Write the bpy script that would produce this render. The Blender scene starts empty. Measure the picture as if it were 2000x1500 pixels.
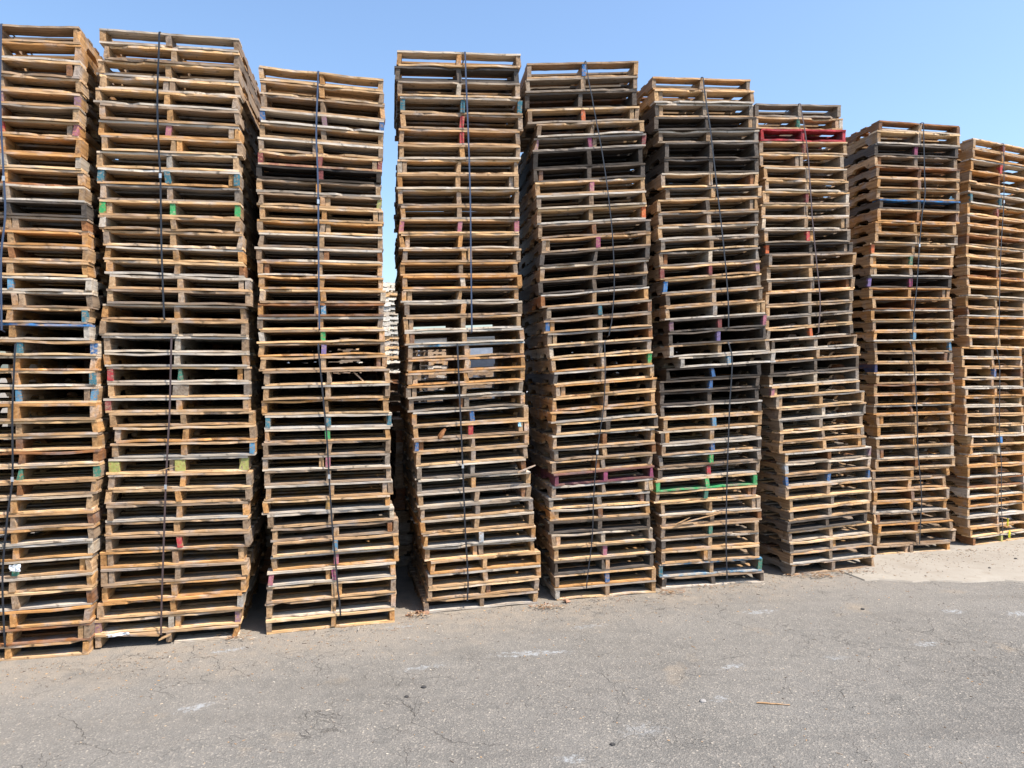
import bpy, math, random
from mathutils import Vector, Matrix
R=math.radians
sc=bpy.context.scene
# ---------------------------------------------------------------- camera
cam=bpy.data.cameras.new('camera'); co=bpy.data.objects.new('camera',cam); sc.collection.objects.link(co)
co.location=(0,0,2.06); co.rotation_euler=(R(90),0,0)
cam.sensor_width=36; cam.lens=36*1370/2000; cam.shift_y=-30/2000; cam.clip_end=2000; cam.clip_start=.05
sc.camera=co
# ---------------------------------------------------------------- sky, sun, exposure
SUN_EL,SUN_AZ=R(59),R(116)            # azimuth clockwise from +Y: the sun stands to the right, a little this side of the stacks
w=bpy.data.worlds.new("World"); sc.world=w; w.use_nodes=True
nt=w.node_tree; bg=nt.nodes['Background']
sky=nt.nodes.new('ShaderNodeTexSky'); sky.sky_type='NISHITA'; sky.sun_disc=False
sky.sun_elevation=SUN_EL; sky.sun_rotation=SUN_AZ; sky.air_density=1.25; sky.dust_density=1.8; sky.ozone_density=5.2
nt.links.new(sky.outputs[0],bg.inputs[0]); bg.inputs[1].default_value=.15
sd=bpy.data.lights.new('sun','SUN'); sd.energy=4.7; sd.angle=R(.55); sd.color=(1,.94,.86)
so=bpy.data.objects.new('sun',sd); sc.collection.objects.link(so)
dirv=Vector((math.sin(SUN_AZ)*math.cos(SUN_EL),math.cos(SUN_AZ)*math.cos(SUN_EL),math.sin(SUN_EL)))
so.rotation_euler=dirv.to_track_quat('Z','Y').to_euler(); so.location=(8,-4,12)
sc.view_settings.view_transform='Standard'; sc.view_settings.look='None'
sc.view_settings.exposure=.76; sc.view_settings.gamma=1; sc.view_settings.use_curve_mapping=False
sc.cycles.max_bounces=8; sc.cycles.diffuse_bounces=1
STACKS=[
{"B":[-3.5428,4.9426],"psi":[12,14],"I":[[4.4835,0.0887],[4.3665,0.0607],[4.2487,0.031],[4.1388,0.0173],[4.035,0.0189],[3.9298,0.0233],[3.821,0.0216],[3.7163,0.0185],[3.59,0.0157],[3.4818,0.0131],[3.3627,0.0146],[3.248,0.0136],[3.1418,0.0077],[3.038,0.0065],[2.9323,0.0053],[2.826,0.0026],[2.7168,-0.0022],[2.6085,0.0019],[2.493,0.0001],[2.3849,-0.007],[2.2657,-0.0049],[2.1502,-0.0009],[2.0456,-0.0008],[1.93,0.0008],[1.811,0.0005],[1.6883,0.0034],[1.58,0.0083],[1.4718,0.0083],[1.367,0.0118],[1.2534,0.0149],[1.1487,0.0126],[1.0278,0.0122],[0.9195,0.0162],[0.8077,0.0204],[0.6957,0.0267],[0.5766,0.0257],[0.4684,0.0231],[0.3456,0.0243],[0.2231,0.0169],[0.106,0.0043],[0,0]],"P":[[-0.059,1.02],[-0.055,1.02],[-0.058,1.02],[-0.052,1.02],[-0.061,1.02],[-0.065,1.02],[-0.068,1.02],[-0.054,1.02],[-0.051,1.02],[-0.041,1.02],[-0.021,1.02],[-0.011,1.02],[-0.011,1.02],[-0.004,1.02],[-0.0,1.02],[-0.004,1.02],[0.016,1.02],[0.023,1.02],[-0.003,1.02],[0.004,1.02],[0.05,1.02],[0.044,1.02],[0.044,1.02],[0.048,1.02],[0.051,1.02],[0.058,1.02],[0.058,1.02],[0.068,1.02],[0.062,1.02],[0.052,1.02],[0.025,1.02],[0.029,1.02],[0.032,1.02],[0.029,1.02],[0.019,1.02],[0.026,1.02],[0.023,1.02],[0.013,1.02],[0.01,1.02],[-0.0,1.02]]},
{"B":[-2.5684,5.2442],"psi":[13,11],"I":[[4.5677,0.0131],[4.4589,0.015],[4.3458,0.0097],[4.2324,0.0076],[4.125,0.008],[4.016,0.008],[3.8976,0.0108],[3.7869,0.0155],[3.6736,0.0193],[3.5506,0.0169],[3.4304,0.0154],[3.3138,0.0168],[3.1936,0.0114],[3.0865,0.0033],[2.9664,-0.0001],[2.8613,-0.0032],[2.7552,-0.0061],[2.6474,-0.003],[2.5376,-0.0003],[2.4242,-0.0008],[2.3035,-0.0008],[2.1808,0.0002],[2.0753,0.0014],[1.9561,0.0026],[1.843,0.0028],[1.7335,0.0012],[1.6297,0.0016],[1.5093,0.0028],[1.3958,-0.0011],[1.2752,-0.0081],[1.161,-0.0122],[1.0492,-0.0085],[0.9243,-0.0049],[0.8193,-0.009],[0.7051,-0.0103],[0.5882,-0.0042],[0.465,0.0046],[0.343,0.0114],[0.2206,0.008],[0.1032,0.0003],[0,0]],"P":[[0.014,0.98],[0.026,0.963],[0.005,0.996],[0.016,0.99],[-0.002,0.995],[0.018,0.986],[0.009,0.996],[0.03,0.99],[-0.001,0.995],[0.006,0.995],[0.014,0.985],[0.016,0.988],[0.022,0.992],[0.039,0.979],[0.045,0.975],[0.055,0.976],[0.086,0.996],[0.085,1.013],[0.047,1.007],[0.044,1.028],[0.058,1.007],[0.056,1.01],[0.074,1.004],[0.079,1.001],[0.065,1.007],[0.103,1.013],[0.122,0.99],[0.115,1.003],[0.077,0.982],[0.09,1.008],[0.074,1.017],[0.072,0.992],[0.064,1.009],[0.074,1.017],[0.032,1.006],[0.052,1.018],[0.048,1.01],[0.02,1.015],[0.006,1.013],[-0.002,0.991]]},
{"B":[-1.4233,5.5592],"psi":[15,12],"I":[[4.4013,-0.0271],[4.2931,-0.0175],[4.1899,-0.0172],[4.0688,-0.0229],[3.9613,-0.0195],[3.8545,-0.0133],[3.7486,-0.0077],[3.6425,-0.0015],[3.5376,0.0022],[3.4338,0.0039],[3.3308,0.0039],[3.2249,0.0046],[3.1216,0.005],[3.0104,0.0062],[2.9016,0.0091],[2.7895,0.0095],[2.6849,0.0127],[2.579,0.0184],[2.4737,0.0229],[2.3703,0.0238],[2.2666,0.0252],[2.1625,0.0229],[2.051,0.0212],[1.9335,0.0204],[1.8178,0.0132],[1.6996,0.0051],[1.5878,0.0048],[1.4835,0.0067],[1.3739,0.0058],[1.2642,0.0049],[1.1526,0.007],[1.0373,0.009],[0.9317,0.0132],[0.8239,0.0196],[0.715,0.0206],[0.6014,0.016],[0.4889,0.0111],[0.3706,0.0098],[0.2391,0.0121],[0.1135,0.0106],[0,0]],"P":[[-0.079,0.96],[-0.071,0.96],[-0.063,0.96],[-0.073,0.96],[-0.077,0.96],[-0.08,0.96],[-0.086,0.96],[-0.094,0.96],[-0.096,0.96],[-0.086,0.96],[-0.076,0.96],[-0.086,0.968],[-0.082,0.968],[-0.091,0.971],[-0.086,0.96],[-0.08,0.96],[-0.066,0.969],[-0.079,0.972],[-0.083,0.972],[-0.073,0.969],[-0.071,0.973],[-0.057,0.978],[-0.032,0.976],[-0.036,0.983],[-0.047,0.982],[-0.02,0.985],[-0.03,0.98],[-0.033,0.987],[-0.037,0.987],[-0.028,0.984],[-0.014,0.989],[-0.035,0.983],[0.0,0.986],[0.034,0.985],[0.034,0.985],[0.034,0.993],[0.006,0.991],[0.001,1.002],[0.001,1.01],[-0.001,0.998]]},
{"B":[-0.2565,6.0208],"psi":[15.5,9],"I":[[4.7694,0.0381],[4.6438,0.0511],[4.5163,0.0517],[4.3831,0.0429],[4.2413,0.036],[4.1107,0.0363],[3.9773,0.0407],[3.8544,0.0462],[3.73,0.0485],[3.5982,0.0463],[3.4619,0.043],[3.3433,0.0419],[3.2219,0.0418],[3.0914,0.0394],[2.9757,0.0371],[2.8614,0.0359],[2.7501,0.0357],[2.6387,0.0376],[2.5213,0.0424],[2.398,0.0469],[2.2831,0.0461],[2.1641,0.0442],[2.051,0.0465],[1.9428,0.049],[1.8328,0.0483],[1.7198,0.0472],[1.5983,0.046],[1.4837,0.0441],[1.3763,0.0438],[1.2605,0.0422],[1.1429,0.0369],[1.0257,0.0345],[0.9112,0.0335],[0.7981,0.0282],[0.6784,0.022],[0.5587,0.0193],[0.4423,0.0184],[0.3307,0.0189],[0.2158,0.0193],[0.1087,0.0111],[0,0]],"P":[[-0.193,1.07],[-0.206,1.067],[-0.193,1.059],[-0.171,1.052],[-0.164,1.057],[-0.186,1.047],[-0.184,1.043],[-0.199,1.046],[-0.199,1.047],[-0.193,1.043],[-0.182,1.031],[-0.188,1.035],[-0.186,1.031],[-0.166,1.028],[-0.189,1.018],[-0.164,1.033],[-0.18,1.019],[-0.153,1.021],[-0.16,1.017],[-0.144,1.032],[-0.127,1.016],[-0.126,1.025],[-0.126,1.025],[-0.144,1.015],[-0.12,1.013],[-0.091,1.02],[-0.084,1.008],[-0.08,1.009],[-0.078,0.978],[-0.083,0.961],[-0.06,0.999],[-0.055,0.99],[-0.04,0.997],[-0.035,0.998],[-0.013,0.991],[-0.008,0.974],[0.039,0.983],[0.031,1.001],[0.021,0.992],[-0.001,1.009]]},
{"B":[0.8583,6.331],"psi":[13,8],"I":[[4.8354,0.0831],[4.6956,0.0864],[4.5685,0.0864],[4.4196,0.081],[4.2879,0.0813],[4.1713,0.0892],[4.0529,0.0944],[3.896,0.0939],[3.7708,0.0912],[3.6502,0.0887],[3.525,0.0849],[3.392,0.083],[3.2701,0.0892],[3.1444,0.0957],[3.022,0.0941],[2.8932,0.0922],[2.7741,0.0928],[2.6537,0.0905],[2.5371,0.0846],[2.4159,0.0771],[2.2997,0.0737],[2.1862,0.0755],[2.0628,0.0765],[1.9459,0.0752],[1.8329,0.0742],[1.7115,0.0708],[1.6036,0.0624],[1.4902,0.0531],[1.3684,0.0484],[1.2583,0.05],[1.1503,0.0526],[1.0376,0.0481],[0.926,0.0309],[0.8172,0.0193],[0.7119,0.0148],[0.5964,0.0144],[0.4796,0.0161],[0.3566,0.0184],[0.2318,0.0209],[0.1133,0.0165],[0,0]],"P":[[-0.22,1.037],[-0.232,1.041],[-0.234,1.037],[-0.213,1.034],[-0.15,0.995],[-0.149,1.043],[-0.168,1.023],[-0.159,1.034],[-0.152,1.03],[-0.137,1.031],[-0.135,1.027],[-0.111,1.058],[-0.092,1.021],[-0.106,1.031],[-0.109,1.017],[-0.123,1.026],[-0.107,1.023],[-0.066,0.992],[-0.076,1.002],[-0.056,1.004],[-0.052,0.966],[-0.038,0.96],[-0.021,0.96],[-0.002,0.96],[-0.025,0.975],[-0.025,0.995],[0.011,0.964],[-0.023,0.982],[-0.011,0.969],[-0.037,0.96],[-0.021,0.96],[-0.035,0.97],[-0.061,0.964],[-0.055,0.96],[-0.062,0.96],[-0.039,0.973],[-0.01,0.975],[-0.02,0.966],[-0.005,0.968],[-0.003,0.973]]},
{"B":[1.9138,6.6494],"psi":[10,11],"I":[[4.8163,0.0553],[4.6993,0.0625],[4.5732,0.0647],[4.448,0.0704],[4.323,0.075],[4.2079,0.0678],[4.0548,0.0603],[3.9192,0.0635],[3.7859,0.0693],[3.6745,0.0691],[3.549,0.0677],[3.4233,0.0712],[3.3022,0.0775],[3.1907,0.0824],[3.0574,0.0859],[2.9354,0.0888],[2.8026,0.0869],[2.6732,0.0797],[2.5485,0.0739],[2.4288,0.0718],[2.307,0.0681],[2.1905,0.0627],[2.0845,0.0572],[1.969,0.05],[1.8608,0.047],[1.7366,0.0457],[1.6167,0.0447],[1.4985,0.0486],[1.3754,0.0511],[1.2687,0.0502],[1.1554,0.0493],[1.0403,0.0464],[0.9273,0.0403],[0.821,0.0356],[0.6954,0.0331],[0.5913,0.0309],[0.4782,0.0285],[0.3638,0.0227],[0.2396,0.016],[0.1101,0.0102],[0,0]],"P":[[-0.117,1.014],[-0.093,1.021],[-0.086,1.016],[-0.08,1.047],[-0.039,1.028],[-0.016,0.961],[-0.011,0.972],[-0.031,1.012],[0.011,0.994],[-0.054,1.037],[-0.049,1.026],[-0.049,1.037],[-0.036,1.001],[-0.036,1.032],[-0.033,1.026],[-0.005,1.002],[0.018,0.998],[0.021,1.024],[0.052,0.994],[0.042,1.003],[0.068,1.036],[0.152,0.988],[-0.0,0.969],[-0.036,1.019],[-0.034,1.014],[-0.015,1.041],[-0.002,1.015],[-0.028,1.034],[-0.02,1.029],[-0.031,1.039],[-0.036,1.038],[-0.067,1.036],[-0.072,1.026],[-0.021,1.018],[-0.01,1.018],[-0.037,0.996],[-0.029,1.001],[-0.034,1.001],[-0.023,1.053],[0.0,1.049]]},
{"B":[3.2689,7.1086],"psi":[18,13],"I":[[4.7338,0.064],[4.5991,0.0621],[4.4798,0.0633],[4.3571,0.0644],[4.225,0.0573],[4.0869,0.0448],[3.9632,0.0413],[3.852,0.0473],[3.7265,0.0529],[3.6002,0.0547],[3.4735,0.0551],[3.3436,0.0587],[3.2324,0.0623],[3.1074,0.0634],[2.9811,0.0656],[2.8653,0.0688],[2.7371,0.0731],[2.6228,0.0795],[2.5115,0.0822],[2.3917,0.0755],[2.2829,0.0676],[2.1739,0.0657],[2.0445,0.063],[1.9248,0.0572],[1.8156,0.0525],[1.6975,0.0533],[1.5794,0.053],[1.4605,0.0456],[1.3542,0.0395],[1.2428,0.0356],[1.1371,0.032],[1.0204,0.0302],[0.9038,0.0263],[0.7827,0.0247],[0.6731,0.0341],[0.5673,0.0386],[0.4593,0.0294],[0.3447,0.0189],[0.2351,0.0156],[0.1197,0.0106],[0,0]],"P":[[-0.413,0.981],[-0.401,1.007],[-0.359,0.982],[-0.356,1.001],[-0.374,0.966],[-0.334,0.96],[-0.314,0.967],[-0.319,1.015],[-0.32,1.017],[-0.335,1.023],[-0.309,1.009],[-0.277,1.019],[-0.259,1.034],[-0.281,1.004],[-0.257,1.019],[-0.29,1.024],[-0.29,1.026],[-0.288,1.022],[-0.288,1.036],[-0.238,1.011],[-0.212,1.07],[-0.233,1.07],[-0.233,1.07],[-0.222,1.07],[-0.167,1.07],[-0.144,1.07],[-0.148,1.018],[-0.142,1.033],[-0.132,1.054],[-0.073,1.055],[-0.076,1.051],[-0.063,1.07],[-0.07,1.068],[-0.033,1.022],[-0.05,0.991],[-0.081,1.003],[-0.03,1.035],[-0.027,1.031],[-0.037,1.013],[-0.001,1.037]]},
{"B":[4.4594,7.8081],"psi":[12,9],"I":[[4.8042,-0.0068],[4.6945,0.003],[4.5502,0.0095],[4.4242,0.0088],[4.3025,0.0066],[4.1768,0.0106],[4.058,0.0152],[3.9415,0.0116],[3.827,0.0057],[3.687,0.0045],[3.5602,0.0029],[3.4484,0.0043],[3.3281,0.0102],[3.1998,0.0117],[3.0827,0.0112],[2.959,0.012],[2.8405,0.01],[2.7182,0.0109],[2.5986,0.0165],[2.4816,0.0195],[2.3676,0.0162],[2.2466,0.0094],[2.1298,0.0052],[2.0057,0.0079],[1.8941,0.0135],[1.7788,0.0147],[1.662,0.0135],[1.5579,0.0153],[1.4399,0.0218],[1.3116,0.0243],[1.1952,0.0187],[1.0626,0.0131],[0.9511,0.0138],[0.8388,0.0144],[0.7203,0.0094],[0.5909,0.0082],[0.4682,0.0113],[0.3497,0.0136],[0.2421,0.0117],[0.1054,0.0048],[0,0]],"P":[[0.098,1.02],[0.082,1.039],[0.054,1.045],[0.054,1.034],[0.08,1.049],[0.073,1.037],[0.083,1.045],[0.099,1.027],[0.07,1.034],[0.041,1.014],[0.045,1.048],[0.013,1.047],[0.003,1.054],[-0.01,1.042],[-0.019,1.049],[-0.036,1.03],[-0.003,1.02],[-0.003,1.034],[0.026,1.043],[0.016,1.024],[0.022,1.0],[0.026,0.982],[0.029,1.015],[0.039,0.997],[0.033,1.037],[0.03,1.032],[0.016,1.006],[0.042,0.996],[0.056,0.997],[0.033,1.004],[0.046,1.006],[0.043,1.027],[-0.01,0.999],[-0.03,0.96],[-0.013,0.981],[-0.03,0.962],[-0.003,0.99],[0.033,0.96],[0.064,1.023],[0.0,1.001]]},
{"B":[5.8064,8.3008],"psi":[22,20],"I":[[4.722,-0.0304],[4.6076,-0.02],[4.4931,-0.0142],[4.3549,-0.0183],[4.211,-0.0234],[4.0976,-0.0214],[3.9676,-0.0188],[3.8394,-0.0173],[3.7255,-0.013],[3.608,-0.0125],[3.4828,-0.014],[3.3672,-0.0114],[3.2463,-0.009],[3.1265,-0.0069],[3.0132,-0.0044],[2.8976,-0.0036],[2.7768,0.0003],[2.67,0.0076],[2.5493,0.0072],[2.4365,-0.0009],[2.309,-0.0042],[2.1893,-0.0031],[2.0742,-0.0024],[1.9488,-0.0032],[1.8388,-0.0038],[1.7324,-0.0034],[1.6236,-0.0059],[1.5201,-0.0069],[1.3967,-0.0065],[1.2812,-0.0079],[1.1633,-0.0095],[1.0486,-0.0123],[0.9256,-0.0142],[0.7899,-0.014],[0.6753,-0.0108],[0.5636,-0.006],[0.4535,-0.0061],[0.3383,-0.0089],[0.2144,-0.0071],[0.1089,-0.0023],[0,0]],"P":[[0.016,1.02],[0.007,1.02],[-0.002,1.02],[-0.048,1.02],[-0.041,1.02],[-0.032,1.02],[-0.063,1.02],[-0.08,1.02],[-0.081,1.02],[-0.09,1.02],[-0.099,1.02],[-0.075,1.02],[-0.075,1.02],[-0.084,1.02],[-0.085,1.02],[-0.094,1.02],[-0.095,1.02],[-0.087,1.02],[-0.088,1.02],[-0.059,1.02],[-0.173,1.02],[-0.166,1.02],[-0.141,1.02],[-0.167,1.02],[-0.13,1.02],[-0.144,1.02],[-0.128,1.02],[-0.111,1.02],[-0.121,1.02],[-0.028,1.02],[-0.054,1.02],[-0.097,1.02],[-0.115,1.02],[-0.09,1.02],[-0.091,1.02],[-0.092,1.02],[-0.101,1.02],[-0.093,1.02],[-0.06,1.02],[0.0,1.02]]}]
STRAPS=[[0,0,[[-0.041,4.451],[-0.047,3.932],[-0.025,3.393],[-0.016,3.142],[-0.041,2.852],[-0.038,2.33]],3.413],[0,1,[[0.045,2.234],[0.029,1.771],[0.029,1.283],[-0.0,1.05],[-0.032,0.619],[-0.022,0.204],[-0.016,0.106]],1.284],[1,0,[[-0.057,4.566],[-0.071,4.045],[-0.06,3.664],[-0.05,3.493],[-0.043,2.977],[-0.032,2.633],[-0.025,2.435]],3.495],[1,1,[[0.025,2.29],[0.014,1.754],[-0.0,1.486],[-0.014,1.18],[-0.032,0.607],[-0.042,0.302],[-0.046,0.081]],1.18],[2,0,[[-0.107,4.404],[-0.122,3.918],[-0.111,3.595],[-0.107,3.373],[-0.103,2.707],[-0.099,2.375]],3.379],[2,1,[[-0.107,2.254],[-0.083,1.979],[-0.044,1.534],[-0.025,1.209],[0.003,0.761],[0.042,0.312],[0.062,0.107]],1.208],[3,0,[[-0.148,4.77],[-0.122,4.075],[-0.104,3.462],[-0.1,3.024],[-0.092,2.375]],None],[3,1,[[-0.215,2.274],[-0.193,1.711],[-0.172,1.231],[-0.15,0.662],[-0.128,0.268],[-0.133,0.085]],1.225],[4,0,[[-0.202,4.82],[-0.146,4.501],[-0.051,3.998],[0.02,3.493],[0.054,3.078],[0.059,2.754],[0.035,2.476],[0.011,2.36]],None],[4,1,[[-0.028,2.291],[-0.033,1.783],[-0.1,1.309],[-0.134,0.91],[-0.149,0.543],[-0.203,0.096]],1.307],[5,0,[[-0.122,4.812],[-0.049,4.338],[0.03,3.687],[0.093,3.179],[0.135,2.693],[0.14,2.45]],None],[5,1,[[0.14,2.313],[0.176,2.158],[0.15,1.719],[0.124,1.037],[0.113,0.454],[0.123,0.064]],None],[6,0,[[-0.406,4.708],[-0.355,4.42],[-0.32,4.165],[-0.276,3.551],[-0.241,3.243],[-0.189,2.73],[-0.208,2.42]],None],[7,0,[[0.118,4.802],[0.131,4.232],[0.138,4.003],[0.1,3.773],[0.068,3.43],[0.036,2.973],[-0.003,2.63],[-0.016,2.459]],3.416],[7,1,[[-0.048,2.356],[-0.009,2.231],[0.036,1.604],[0.05,1.147],[0.096,0.632],[0.09,0.46],[0.07,0.107]],None],[8,0,[[-0.011,4.725],[-0.011,4.028],[-0.046,3.632],[-0.073,3.268],[-0.091,2.664],[-0.1,2.35]],4.035],[8,1,[[-0.126,2.301],[-0.082,2.06],[-0.092,1.276],[-0.057,0.972],[-0.057,0.489],[-0.03,0.124]],None]]
rnd=random.Random(7)
# ---------------------------------------------------------------- node helpers
def newmat(name):
    m=bpy.data.materials.new(name); m.use_nodes=True; t=m.node_tree
    return m,t,t.nodes['Principled BSDF']
def N(t,ty,**k):
    n=t.nodes.new(ty)
    for a,v in k.items(): setattr(n,a,v)
    return n
def inp(t,n,i,v):
    if hasattr(v,'is_linked') or isinstance(v,bpy.types.NodeSocket): t.links.new(v,n.inputs[i])
    else: n.inputs[i].default_value=v
def math_(t,op,a,b=0.0,clamp=False):
    n=N(t,'ShaderNodeMath',operation=op,use_clamp=clamp); inp(t,n,0,a); inp(t,n,1,b); return n.outputs[0]
def mix(t,f,a,b,mode='MIX'):
    n=N(t,'ShaderNodeMix',data_type='RGBA',blend_type=mode); inp(t,n,0,f); inp(t,n,6,a); inp(t,n,7,b); return n.outputs[2]
def ramp(t,v,lo,hi,a=0.0,b=1.0):
    n=N(t,'ShaderNodeMapRange',clamp=True); inp(t,n,0,v); inp(t,n,1,lo); inp(t,n,2,hi); inp(t,n,3,a); inp(t,n,4,b); return n.outputs[0]
def noise(t,vec,scale,detail=3,rough=.55,dist=0):
    n=N(t,'ShaderNodeTexNoise'); inp(t,n,'Vector',vec); n.inputs['Scale'].default_value=scale
    n.inputs['Detail'].default_value=detail; n.inputs['Roughness'].default_value=rough; n.inputs['Distortion'].default_value=dist
    return n.outputs[0]
def mapping(t,vec,scale=(1,1,1),loc=None,rot=(0,0,0)):
    n=N(t,'ShaderNodeMapping'); inp(t,n,0,vec); n.inputs['Scale'].default_value=scale; n.inputs['Rotation'].default_value=rot
    if loc is not None: inp(t,n,1,loc)
    return n.outputs[0]
# ---------------------------------------------------------------- wood
def wood(name,axis,paint=None,pdepth=.05,cover=.5,rough=.78):
    m,t,b=newmat(name)
    tc=N(t,'ShaderNodeTexCoord').outputs['Object']
    oi=N(t,'ShaderNodeObjectInfo').outputs['Random']
    at=N(t,'ShaderNodeAttribute',attribute_name='wcol')
    off=N(t,'ShaderNodeCombineXYZ'); r=math_(t,'MULTIPLY',oi,57.0)
    for i in range(3): t.links.new(r,off.inputs[i])
    # every board also shifts the grain by its own stored seed
    sd_=math_(t,'MULTIPLY',at.outputs['Alpha'],91.0)
    off2=N(t,'ShaderNodeCombineXYZ')
    for i in range(3): t.links.new(sd_,off2.inputs[i])
    ad=N(t,'ShaderNodeVectorMath',operation='ADD'); t.links.new(off.outputs[0],ad.inputs[0]); t.links.new(off2.outputs[0],ad.inputs[1])
    s=(2.2,46,46) if axis=='x' else (46,2.2,46)
    g=mapping(t,tc,s,ad.outputs[0])
    grain=noise(t,g,1.0,5,.65,.6)
    s2=(.8,14,14) if axis=='x' else (14,.8,14)
    g2=mapping(t,tc,s2,ad.outputs[0])
    band=noise(t,g2,1.0,3,.5,1.2)
    pl=mapping(t,tc,(1,1,1),ad.outputs[0])
    patch=noise(t,pl,5.5,4,.6)
    col=at.outputs['Color']
    dark=mix(t,1.0,col,(.62,.56,.50,1),'MULTIPLY')
    light=mix(t,1.0,col,(1.28,1.24,1.16,1),'MULTIPLY')
    c=mix(t,ramp(t,grain,.36,.68),dark,light)
    c=mix(t,ramp(t,band,.56,.74,0,.55),c,mix(t,1.0,col,(.62,.48,.36,1),'MULTIPLY'))
    # weathering: greyed patches
    hs=N(t,'ShaderNodeHueSaturation'); hs.inputs['Saturation'].default_value=.32; hs.inputs['Value'].default_value=.86; t.links.new(c,hs.inputs['Color'])
    c=mix(t,ramp(t,patch,.5,.68,0,.7),c,hs.outputs[0])
    # dark weather stains and small nail marks
    st=noise(t,pl,17,3,.6); c=mix(t,ramp(t,st,.60,.73,0,.7),c,(.04,.028,.02,1))
    if paint is not None:
        sp=N(t,'ShaderNodeSeparateXYZ'); t.links.new(tc,sp.inputs[0])
        pn=noise(t,pl,26,4,.65)
        edge=math_(t,'ADD',sp.outputs[1],ramp(t,pn,.3,.7,-.03,.05))
        mk=ramp(t,edge,pdepth-.004,pdepth+.006,1,0)
        wear=ramp(t,noise(t,g if axis=='y' else pl,1.3 if axis=='y' else 9.0,4,.6),cover-.10,cover+.10,1,.10)
        mk=math_(t,'MULTIPLY',mk,wear)
        pc=mix(t,ramp(t,pn,.35,.65),tuple(v*.75 for v in paint)+(1,),tuple(min(1,v*1.15) for v in paint)+(1,))
        c=mix(t,mk,c,pc)
    t.links.new(c,b.inputs['Base Color']); b.inputs['Roughness'].default_value=rough
    b.inputs['Specular IOR Level'].default_value=.25
    bp=N(t,'ShaderNodeBump'); bp.inputs['Strength'].default_value=.55; bp.inputs['Distance'].default_value=.004
    t.links.new(grain,bp.inputs['Height']); t.links.new(bp.outputs[0],b.inputs['Normal'])
    return m
PC0=dict(blue=(.03,.15,.38),teal=(.03,.20,.26),lightblue=(.10,.33,.52),brightblue=(.02,.24,.62),red=(.62,.03,.045),
  darkred=(.30,.05,.045),pink=(.55,.16,.22),mauve=(.36,.18,.24),magenta=(.38,.05,.15),green=(.04,.48,.13),darkgreen=(.04,.24,.15),
  yellow=(.52,.52,.12),orange=(.85,.17,.03),purple=(.26,.18,.42),white=(.55,.58,.6),maroon=(.20,.03,.07),navy=(.01,.03,.13),goldwood=(.62,.33,.07))
WX=wood('wood_across','x'); WY=wood('wood_along','y')
PC={k:tuple(.68*c+.03 for c in v) for k,v in PC0.items()}
_pm={}
def pmat(col,axis):
    k=(col,axis)
    if k not in _pm:
        dp={'maroon':.5,'navy':.28}.get(col,.045 if axis=='y' else .16)
        if col in('redall',): dp=2
        _pm[k]=wood('wood_%s_paint_%s'%(axis=='x' and 'board' or 'end',col),axis,PC[col],dp,(.57 if col!='mauve' else .52) if axis=='y' else (.51 if col in('green','red','brightblue') else .45))
    return _pm[k]
PALE=dict(honey=(.50,.275,.112),tan=(.47,.305,.168),fresh=(.64,.43,.235),greytan=(.33,.235,.158),grey=(.29,.238,.19),darkgrey=(.115,.094,.078),brown=(.27,.125,.055),dark=(.045,.037,.031),palegrey=(.50,.435,.36))
BARE=dict(PALE)
def vary(rn,c,a=.16):
    v=1+rn.uniform(-a,a); h=rn.uniform(-.05,.05)
    return (max(.02,c[0]*v*(1+h)),max(.02,c[1]*v),max(.02,c[2]*v*(1-h*1.5)))
def mesh_obj(name,V,F,cols,mat,parent=None,smooth=False):
    me=bpy.data.meshes.new(name); me.from_pydata(V,[],F); me.update()
    if cols is not None:
        a=me.color_attributes.new('wcol','FLOAT_COLOR','CORNER'); buf=[]
        for f,c in zip(F,cols):
            buf.extend(list(c)*len(f))
        a.data.foreach_set('color',buf)
    me.materials.append(mat)
    if smooth: me.polygons.foreach_set('use_smooth',[True]*len(F))
    o=bpy.data.objects.new(name,me); sc.collection.objects.link(o)
    if parent: o.parent=parent
    return o
def tag(o,label=None,cat=None,group=None,kind=None):
    if label: o['label']=label
    if cat: o['category']=cat
    if group: o['group']=group
    if kind: o['kind']=kind
    return o
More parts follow.
